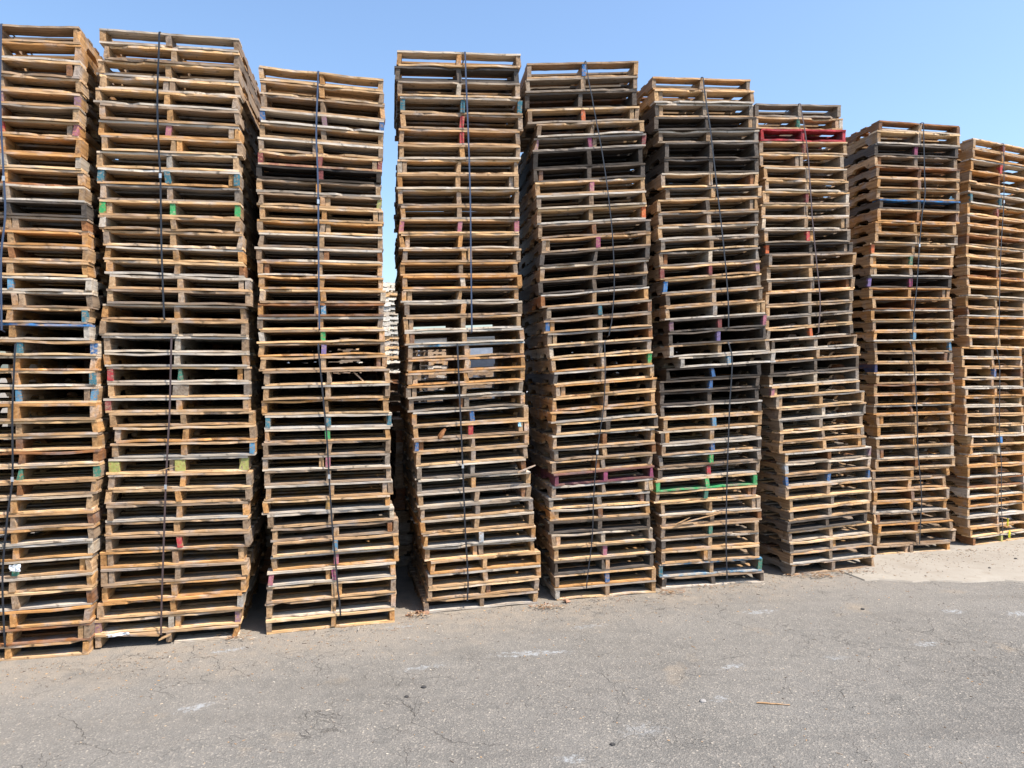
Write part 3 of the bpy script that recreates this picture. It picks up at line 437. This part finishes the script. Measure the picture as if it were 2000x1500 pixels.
# ---------------------------------------------------------------- ground
def ground_mat():
    m,t,b=newmat('old_asphalt'); tc=N(t,'ShaderNodeTexCoord').outputs['Object']
    fine=noise(t,tc,95,3,.7); mid=noise(t,tc,9,5,.6); big=noise(t,tc,.75,4,.6); big2=noise(t,mapping(t,tc,(1,1,1),(7,3,0)),.33,3,.5)
    c=mix(t,ramp(t,big,.32,.68),(.096,.092,.084,1),(.138,.132,.121,1))
    c=mix(t,ramp(t,mid,.38,.66,0,.35),c,(.235,.213,.187,1))
    # exposed aggregate: pale and dark stones
    vo=N(t,'ShaderNodeTexVoronoi'); t.links.new(tc,vo.inputs['Vector']); vo.inputs['Scale'].default_value=105; vo.inputs['Randomness'].default_value=1
    hs=N(t,'ShaderNodeSeparateColor'); t.links.new(vo.outputs['Color'],hs.inputs[0])
    c=mix(t,ramp(t,hs.outputs[0],.80,.90,0,.5),c,(.34,.30,.25,1))
    c=mix(t,ramp(t,hs.outputs[1],.80,.9,0,.45),c,(.065,.060,.057,1))
    c=mix(t,ramp(t,fine,.35,.7,.0,.30),c,(.30,.27,.235,1))
    vo3=N(t,'ShaderNodeTexVoronoi'); t.links.new(tc,vo3.inputs['Vector']); vo3.inputs['Scale'].default_value=38
    h3=N(t,'ShaderNodeSeparateColor'); t.links.new(vo3.outputs['Color'],h3.inputs[0])
    sp3=math_(t,'MULTIPLY',ramp(t,h3.outputs[0],.90,.92),ramp(t,vo3.outputs['Distance'],.18,.26,1,0))
    c=mix(t,sp3,c,(.38,.335,.275,1))
    tr=noise(t,mapping(t,tc,(.25,2.2,1),(4,1,0),(0,0,R(20))),1.5,3,.55); c=mix(t,ramp(t,tr,.52,.7,0,.30),c,(.085,.078,.07,1))
    ol=noise(t,mapping(t,tc,(1,1,1),(33,8,0)),1.9,3,.5); c=mix(t,ramp(t,ol,.66,.76,0,.18),c,(.06,.056,.052,1))
    # darker worn spots
    sx=N(t,'ShaderNodeSeparateXYZ'); t.links.new(tc,sx.inputs[0]); X,Y=sx.outputs[0],sx.outputs[1]
    wx=math_(t,'ADD',X,ramp(t,noise(t,tc,2.3,4,.6),0,1,-.5,.5)); wy=math_(t,'ADD',Y,ramp(t,noise(t,mapping(t,tc,(1,1,1),(3,9,0)),2.3,4,.6),0,1,-.5,.5))
    # sandy dirt gathered along the foot of the stacks and in drifts
    dline=math_(t,'SUBTRACT',math_(t,'MULTIPLY',wx,.36),wy)          # y = .36x + 6.1 is the line of the fronts
    dist=math_(t,'ADD',dline,6.02)
    d0=ramp(t,dist,-.1,.75,1,0)
    c=mix(t,math_(t,'MULTIPLY',d0,ramp(t,mid,.30,.62,.12,.8)),c,(.30,.24,.175,1))
    d1=ramp(t,dist,.0,2.6,.5,0); c=mix(t,math_(t,'MULTIPLY',d1,ramp(t,big2,.35,.6,.3,1)),c,(.26,.232,.197,1))
    dp=noise(t,mapping(t,tc,(1,1,1),(21,5,0)),1.6,5,.6); c=mix(t,ramp(t,dp,.63,.75,0,.45),c,(.32,.245,.165,1))
    # chalky scuffs where pallets were dragged
    for (px,py,rx,ry,an,am) in SCUFFS:
        dx=math_(t,'SUBTRACT',X,px); dy=math_(t,'SUBTRACT',Y,py); ca,sa=math.cos(an),math.sin(an)
        u=math_(t,'DIVIDE',math_(t,'ADD',math_(t,'MULTIPLY',dx,ca),math_(t,'MULTIPLY',dy,sa)),rx)
        v=math_(t,'DIVIDE',math_(t,'SUBTRACT',math_(t,'MULTIPLY',dy,ca),math_(t,'MULTIPLY',dx,sa)),ry)
        r=math_(t,'ADD',math_(t,'MULTIPLY',u,u),math_(t,'MULTIPLY',v,v))
        mk=ramp(t,math_(t,'SUBTRACT',noise(t,tc,26,5,.75),math_(t,'MULTIPLY',r,.16)),.42,.56,0,am)
        c=mix(t,mk,c,(.30,.305,.305,1))
    # cracks
    wv=N(t,'ShaderNodeTexNoise'); t.links.new(tc,wv.inputs['Vector']); wv.inputs['Scale'].default_value=3.2; wv.inputs['Detail'].default_value=5
    wadd=N(t,'ShaderNodeVectorMath',operation='MULTIPLY_ADD'); t.links.new(wv.outputs['Color'],wadd.inputs[0]); wadd.inputs[1].default_value=(.5,.5,0); t.links.new(tc,wadd.inputs[2])
    ck=None
    for scl,wd_,lo in((.95,.0026,.50),(3.1,.0055,.56),(7.5,.010,.57),(16,.022,.60)):
        v=N(t,'ShaderNodeTexVoronoi',feature='DISTANCE_TO_EDGE'); t.links.new(wadd.outputs[0],v.inputs['Vector']); v.inputs['Scale'].default_value=scl
        msk=ramp(t,noise(t,mapping(t,tc,(1,1,1),(scl*5,2,0)),.9 if scl<4 else 1.4,3,.6),lo,lo+.08)
        q=math_(t,'MULTIPLY',ramp(t,v.outputs['Distance'],wd_*.25,wd_,1,0),msk)
        ck=q if ck is None else math_(t,'MAXIMUM',ck,q)
    c=mix(t,math_(t,'MULTIPLY',ck,.42),c,(.04,.034,.029,1))
    t.links.new(c,b.inputs['Base Color']); b.inputs['Roughness'].default_value=.92; b.inputs['Specular IOR Level'].default_value=.2
    hgt=math_(t,'SUBTRACT',math_(t,'ADD',math_(t,'MULTIPLY',fine,.8),math_(t,'MULTIPLY',vo.outputs['Distance'],.9)),math_(t,'MULTIPLY',ck,1.6))
    hgt=math_(t,'ADD',hgt,math_(t,'MULTIPLY',mid,1.2))
    bp=N(t,'ShaderNodeBump'); bp.inputs['Strength'].default_value=.8; bp.inputs['Distance'].default_value=.006
    t.links.new(hgt,bp.inputs['Height']); t.links.new(bp.outputs[0],b.inputs['Normal'])
    return m
SCUFFS=[(-2.07,5.13,.16,.05,.5,1),(-1.93,4.27,.15,.06,.5,1),(.15,5.08,.35,.07,.1,1),(-.62,4.83,.22,.05,.4,.7),(1.52,4.85,.13,.05,.4,.9),(1.30,4.38,.10,.05,.6,.7),(3.10,5.25,.15,.05,.2,.9),
 (2.1,5.94,.2,.06,.2,.9),(.6,5.6,.25,.05,.3,.5),(.75,4.0,.2,.1,.2,.4),(3.75,5.95,.12,.06,0,.9),(-.9,5.6,.2,.04,.2,.6),(4.3,5.9,.2,.08,.1,.9),(2.3,5.0,.12,.05,.1,.5),(.32,3.70,.1,.05,0,.9)]
g=600
o=mesh_obj('ground',[(-g,-g,0),(g,-g,0),(g,g,0),(-g,g,0)],[(0,1,2,3)],None,ground_mat()); tag(o,kind='structure')
# concrete apron at the right, a thin worn slab lying over the asphalt
def conc():
    m,t,b=newmat('worn_concrete'); tc=N(t,'ShaderNodeTexCoord').outputs['Object']
    a=noise(t,tc,1.4,5,.6); f=noise(t,tc,60,4,.7); d=noise(t,tc,6,4,.6)
    c=mix(t,ramp(t,a,.3,.7),(.25,.215,.172,1),(.325,.29,.24,1)); c=mix(t,ramp(t,d,.5,.7,0,.4),c,(.21,.17,.125,1)); c=mix(t,ramp(t,f,.6,.75,0,.35),c,(.16,.14,.115,1))
    t.links.new(c,b.inputs['Base Color']); b.inputs['Roughness'].default_value=.9
    bp=N(t,'ShaderNodeBump'); bp.inputs['Strength'].default_value=.4; bp.inputs['Distance'].default_value=.004; t.links.new(f,bp.inputs['Height']); t.links.new(bp.outputs[0],b.inputs['Normal'])
    return m
rn=random.Random(5); edge=[]
for i in range(60):
    u=i/59
    x=3.42+u*9; y=6.80-.02*math.sin(u*7)
    edge.append((x+rn.uniform(-.02,.02),y+rn.uniform(-.022,.022)+.03*math.sin(i*1.7)))
left=[]
for i in range(1,14):
    u=i/13; left.append((3.42-.30*min(1,u*6)+rn.uniform(-.03,.03),6.80+u*7.0+rn.uniform(-.02,.02)))
top_=[(3.1,30),(12.42,30)]
poly=edge+top_[::-1]+left[::-1]
nP=len(poly); V=[(x,y,.012) for x,y in poly]+[(x-.01 if x<3.6 else x,y-.018,-.01) for x,y in poly]
F=[tuple(range(nP))]+[((i+1)%nP,i,i+nP,(i+1)%nP+nP) for i in range(nP)]
o=mesh_obj('concrete_pad',V,F,None,conc()); tag(o,kind='structure')
# ---------------------------------------------------------------- loose bits on the ground
V=[];F=[];C=[]
rn=random.Random(11)
def chip(V,F,C,x,y,L,wd,a,z,col,h):
    ca,sa=math.cos(a),math.sin(a); b0=len(V)
    for zz in(z,z+h):
        for q,(u,v) in enumerate(((-L,-wd),(L,-wd*rn.uniform(.2,1)),(L*rn.uniform(.7,1),wd),(-L*rn.uniform(.6,1),wd))):
            V.append((x+u*ca-v*sa,y+u*sa+v*ca,zz))
    c=tuple(col)+(rn.random(),)
    for f in((3,2,1,0),(4,5,6,7),(0,1,5,4),(1,2,6,5),(2,3,7,6),(3,0,4,7)): F.append(tuple(b0+q for q in f)); C.append(c)
def front_y(x): return 6.10+.36*x
for i in range(3600):
    x=rn.uniform(-5.5,7.5)
    y=front_y(x)-abs(rn.gauss(0,.35))-.02 if rn.random()<.55 else rn.uniform(2.6,front_y(x))
    if y<2.4: continue
    inslab=(x>3.4 and y>6.8)
    L=rn.uniform(.002,.009) if rn.random()<.93 else rn.uniform(.009,.018)
    chip(V,F,C,x,y,L,rn.uniform(.0012,.0035),rn.uniform(0,3.14),.013 if inslab else .0008,vary(rn,rn.choice([PALE['tan'],PALE['greytan'],PALE['palegrey'],(.13,.1,.08)]),.2),rn.uniform(.001,.003))
o=mesh_obj('wood_chips',V,F,C,WX); tag(o,'tiny pale wood chips and grit strewn over the asphalt','wood chips',kind='stuff')
# straw-like splinters swept against the pallets
V=[];F=[];C=[]
for (cx,cy,nn,sp) in((2.98,6.93,120,.25),(1.45,6.43,60,.16),(.32,6.02,70,.14),(-.78,5.82,40,.12),(3.4,7.05,70,.3),(5.15,7.9,20,.2),(-2.1,5.33,40,.12),(-1.35,5.52,20,.5),(.9,6.25,25,.4),(2.0,6.58,30,.5),(4.4,7.7,20,.4)):
    for i in range(nn):
        chip(V,F,C,cx+rn.gauss(0,sp*.5),cy+.3*rn.gauss(0,sp*.2)+rn.gauss(0,.03),rn.uniform(.008,.035),rn.uniform(.0012,.003),rn.gauss(.3,.9),rn.uniform(.0145,.03),vary(rn,rn.choice([PALE['greytan'],PALE['tan'],PALE['palegrey'],PALE['brown']]),.2),rn.uniform(.001,.003))
o=mesh_obj('splinters',V,F,C,WX); tag(o,'drifts of straw-like splinters swept against the lowest pallets','splinters',kind='stuff')
# the stick, stones, leaves
def lump(name,x,y,z,r,mat,seed,label,cat,group=None,flat=.6,st=(1,1)):
    rn=random.Random(seed); V=[];F=[]
    nu,nv=10,6
    V.append((0,0,-r*flat*.5))
    for j in range(1,nv):
        th=math.pi*j/nv
        for i in range(nu):
            ph=2*math.pi*i/nu; q=r*rn.uniform(.8,1.15)
            V.append((q*math.sin(th)*math.cos(ph)*st[0],q*math.sin(th)*math.sin(ph)*st[1],-q*math.cos(th)*flat))
    V.append((0,0,r*flat))
    for i in range(nu):
        F.append((0,1+(i+1)%nu,1+i))
        for j in range(nv-2):
            a=1+j*nu; F.append((a+i,a+(i+1)%nu,a+nu+(i+1)%nu,a+nu+i))
        F.append((1+(nv-2)*nu+i,1+(nv-2)*nu+(i+1)%nu,len(V)-1))
    o=mesh_obj(name,V,F,None,mat); o.location=(x,y,z+r*flat*.45); tag(o,label,cat,group); return o
stm=simple('stone_grey',(.30,.28,.26),.9); std=simple('stone_dark',(.045,.042,.04),.9)
SG='loose stones on the asphalt'
for i,(x,y,r,mt,lb) in enumerate((
 (1.18,4.34,.017,stm,'small grey stone on the asphalt left of the wooden stick'),
 (-.57,4.53,.016,std,'dark clod left of centre in the foreground asphalt'),
 (-.66,4.40,.012,std,'smaller dark clod beside the first, left foreground'),
 (4.34,5.55,.018,std,'black stone at the far right edge of the asphalt'),
 (3.0,6.0,.014,std,'dark pebble on the asphalt before the third stack from right'),
 (.55,3.84,.013,std,'small dark crumb at the bottom of the picture, right of centre'),
 (5.42,7.55,.014,std,'dark pebble on the concrete between the two rightmost stacks'),
 (4.9,7.2,.012,std,'dark crumb on the concrete below the second stack from right'))):
    lump('pebble',x,y,.012 if (y>6.8 and x>3.4) else 0,r,mt,i,lb,'stone',SG,.6,(1.3,1))
def stick(name,a,b_,w0,h,col,label,cat='wood scrap',group=None,z0=None,mat=None):
    a=Vector(a); b_=Vector(b_); d=(b_-a); L=d.length; d.normalize(); up=Vector((0,0,1)); s=d.cross(up).normalized(); u2=s.cross(d)
    rn=random.Random(hash(label)%1000 if False else len(label)*7)
    V=[];F=[];C=[];n=7
    for i in range(n+1):
        u=i/n; k=(1-.7*abs(u-.35)**1.5)*rn.uniform(.85,1.1)
        p=a+(b_-a)*u+s*rn.uniform(-.002,.002)
        for sx_,sz_ in((-1,0),(1,0),(1,1),(-1,1)): V.append(tuple(p+s*sx_*w0/2*k+u2*sz_*h*k-a))
    for i in range(n):
        for q in range(4): F.append((4*i+q,4*i+(q+1)%4,4*i+4+(q+1)%4,4*i+4+q))
    F+= [(3,2,1,0),tuple(4*n+q for q in range(4))]; C=[tuple(col)+(.3,)]*len(F)
    o=mesh_obj(name,V,F,C,mat or WX); o.location=a; tag(o,label,cat,group); return o
stick('wooden_stick',(1.505,4.316,.003),(1.70,4.288,.003),.009,.006,PALE['tan'],'thin pale wooden stick lying alone on the open asphalt','stick')
def spt(k,s,z,off=0.0):
    st=STACKS[k-1]; i=min(range(41),key=lambda i:abs(st['I'][i][0]-z)); x,y=world_pt(st,s,psi_at(st,i),off); return (x,y,z)
WG='splintered slats among the pallets'
H_=2.06
def zpx(y,Y): return H_-(y-720)/1370*Y
stick('wood_sliver',spt(4,.31,1.155,-.03),spt(4,.47,1.215,-.02),.022,.012,PALE['tan'],'pale slat jutting from the right front of the fourth stack from left',group=WG)
stick('wood_sliver',spt(3,.16,2.03,.03),spt(3,.25,1.945,.03),.02,.012,PALE['tan'],'short diagonal slat stuck in an opening, third stack from left',group=WG)
stick('wood_sliver',spt(2,-.06,1.30,-.02),spt(2,.06,1.33,-.02),.008,.004,PALE['fresh'],'thin splinter across the front, middle height, second stack from left',group=WG)
stick('wood_sliver',spt(4,-.36,1.46,.01),spt(4,-.31,1.545,.03),.035,.03,PALE['brown'],'stubby brown block tilted in an opening, fourth stack from left',group=WG)
stick('wood_sliver',spt(5,-.2,3.62,.01),spt(5,-.1,3.66,.02),.008,.004,PALE['fresh'],'thin bright splinter high up in the middle stack',group=WG)
stick('wood_sliver',spt(6,-.38,.60,-.012),spt(6,.05,.685,-.012),.02,.006,PALE['tan'],'long peeled splinter bowing off a low board, fourth stack from right',group=WG)
stick('wood_sliver',spt(6,-.40,.598,-.02),spt(6,-.25,.66,-.02),.014,.005,PALE['tan'],'short peeled splinter beside the longer one, fourth stack from right',group=WG)
# dried leaves and scraps
lm=simple('dry_leaf',(.42,.24,.15),.8)
def leaf(x,y,z,s,a,label,group):
    rn=random.Random(int(s*1e4+a*100)); V=[(0,0,s*.12)];n=18
    for i in range(n):
        ph=2*math.pi*i/n; r=s*(1 if i%4==0 else (.38 if i%4==2 else .62))*rn.uniform(.85,1.1)*(1-.35*abs(math.sin(ph+a)))
        V.append((r*math.cos(ph),r*math.sin(ph),.002+s*.30*rn.random()+s*.35*(math.cos(ph*2)>0)))
    F=[(0,1+i,1+(i+1)%n) for i in range(n)]
    V2=V+[(p[0],p[1],p[2]-.0012) for p in V]; m=len(V)
    F=F+[(m+f[0],m+f[2],m+f[1]) for f in F]+[(1+i,m+1+i,m+1+(i+1)%n,1+(i+1)%n) for i in range(n)]
    o=mesh_obj('dry_leaf',V2,F,None,lm); o.location=(x,y,z+.002); o.rotation_euler=(.2,.1,a); tag(o,label,'leaf',group)
LG='dry leaves by the pallet feet'
for x,y,s,a,lb in((-.735,5.86,.055,.3,'largest curled brown leaf at the left foot of the fourth stack from left'),(-.80,5.90,.042,1.4,'brown leaf leaning on the first pallet corner, fourth stack from left'),(-.86,5.83,.036,2.2,'small brown leaf lying left of the leaf clump, fourth stack from left'),
 (.47,6.17,.05,.8,'pale curled leaf at the left foot of the middle stack'),(.30,6.11,.035,2.7,'small dry leaf by the right foot of the fourth stack from left'),(.25,6.06,.03,1.1,'broken dry leaf lying before the right foot of the fourth stack from left')):
    leaf(x,y,0,s,a,lb,LG)
pw,t,b=newmat('white_film'); b.inputs['Base Color'].default_value=(.75,.78,.80,1); b.inputs['Roughness'].default_value=.3
pb_,t,b=newmat('blue_film'); b.inputs['Base Color'].default_value=(.35,.62,.75,1); b.inputs['Roughness'].default_value=.4
yf_,t,b=newmat('yellow_film'); b.inputs['Base Color'].default_value=(.75,.70,.04,1); b.inputs['Roughness'].default_value=.4
def film(k,s,z,wd,hh,mat,label,off=-.012,tilt=0,seed=1):
    st=STACKS[k-1]; i=min(range(41),key=lambda i:abs(st['I'][i][0]-z)); p=psi_at(st,i); x,y=world_pt(st,s,p,off)
    rn=random.Random(seed); V=[];nx,ny=6,4
    for j in range(ny+1):
        for i2 in range(nx+1):
            V.append(((i2/nx-.5)*wd*rn.uniform(.85,1.1),rn.uniform(-.008,.004),(j/ny-.5)*hh*rn.uniform(.8,1.15)))
    F=[(j*(nx+1)+i2,j*(nx+1)+i2+1,(j+1)*(nx+1)+i2+1,(j+1)*(nx+1)+i2) for j in range(ny) for i2 in range(nx)]
    m=len(V); V2=V+[(a,b+.001,c) for a,b,c in V]; F2=F+[tuple(m+q for q in f[::-1]) for f in F]
    o=mesh_obj('plastic_scrap',V2,F2,None,mat); o.location=(x,y,z); o.rotation_euler=(0,tilt,p); tag(o,label,'plastic scrap','torn plastic scraps on the pallets')
film(2,-.34,.105,.15,.022,pw,'crumpled white film on the broken lowest board, second stack from left',tilt=-.1,seed=2)
film(1,.04,.655,.07,.05,pw,'torn silver-white film near the bottom of the leftmost stack',seed=3)
film(4,.335,1.575,.035,.04,pb_,'small pale blue tag hanging in the fourth stack from left',off=.004,seed=4)
film(8,.53,3.98,.05,.05,pb_,'pale blue film at the upper right edge, second stack from right',off=.05,tilt=.6,seed=5)
film(9,.10,.10,.03,.09,yf_,'yellow film hanging at the foot of the rightmost stack',seed=6)
film(9,.07,.24,.02,.09,yf_,'narrower yellow film just above the foot of the rightmost stack',seed=7)
# stencil lettering on the side of one outer stringer, second stack from the right
st=STACKS[7]; n=21; p=psi_at(st,n-.5); c,wd=st['P'][n-1]
for txt,dz in(('P  5',.062),('20 22',.026)):
    cu=bpy.data.curves.new('t','FONT'); cu.body=txt; cu.size=.036; cu.extrude=.0004
    tmp=bpy.data.objects.new('t',cu); me=bpy.data.meshes.new_from_object(tmp); bpy.data.objects.remove(tmp)
    me.materials.clear(); me.materials.append(mi)
    par=[o for o in sc.objects if o.get('label','').endswith('twentieth from the ground, second stack from right')][0]
    o=bpy.data.objects.new('stencil_mark',me); sc.collection.objects.link(o); o.parent=par
    # stands on the left face (normal -x): text runs from the back towards the front
    xf=min(v.co.x for ch in par.children if ch.name.startswith('stringer') for v in ch.data.vertices)
    o.matrix_local=Matrix.Translation((xf-.0015,.135,dz-.003))@Matrix(((0,0,-1,0),(-1,0,0,0),(0,1,0,0),(0,0,0,1)))
print('pallets',npal,'objects',len(sc.objects))
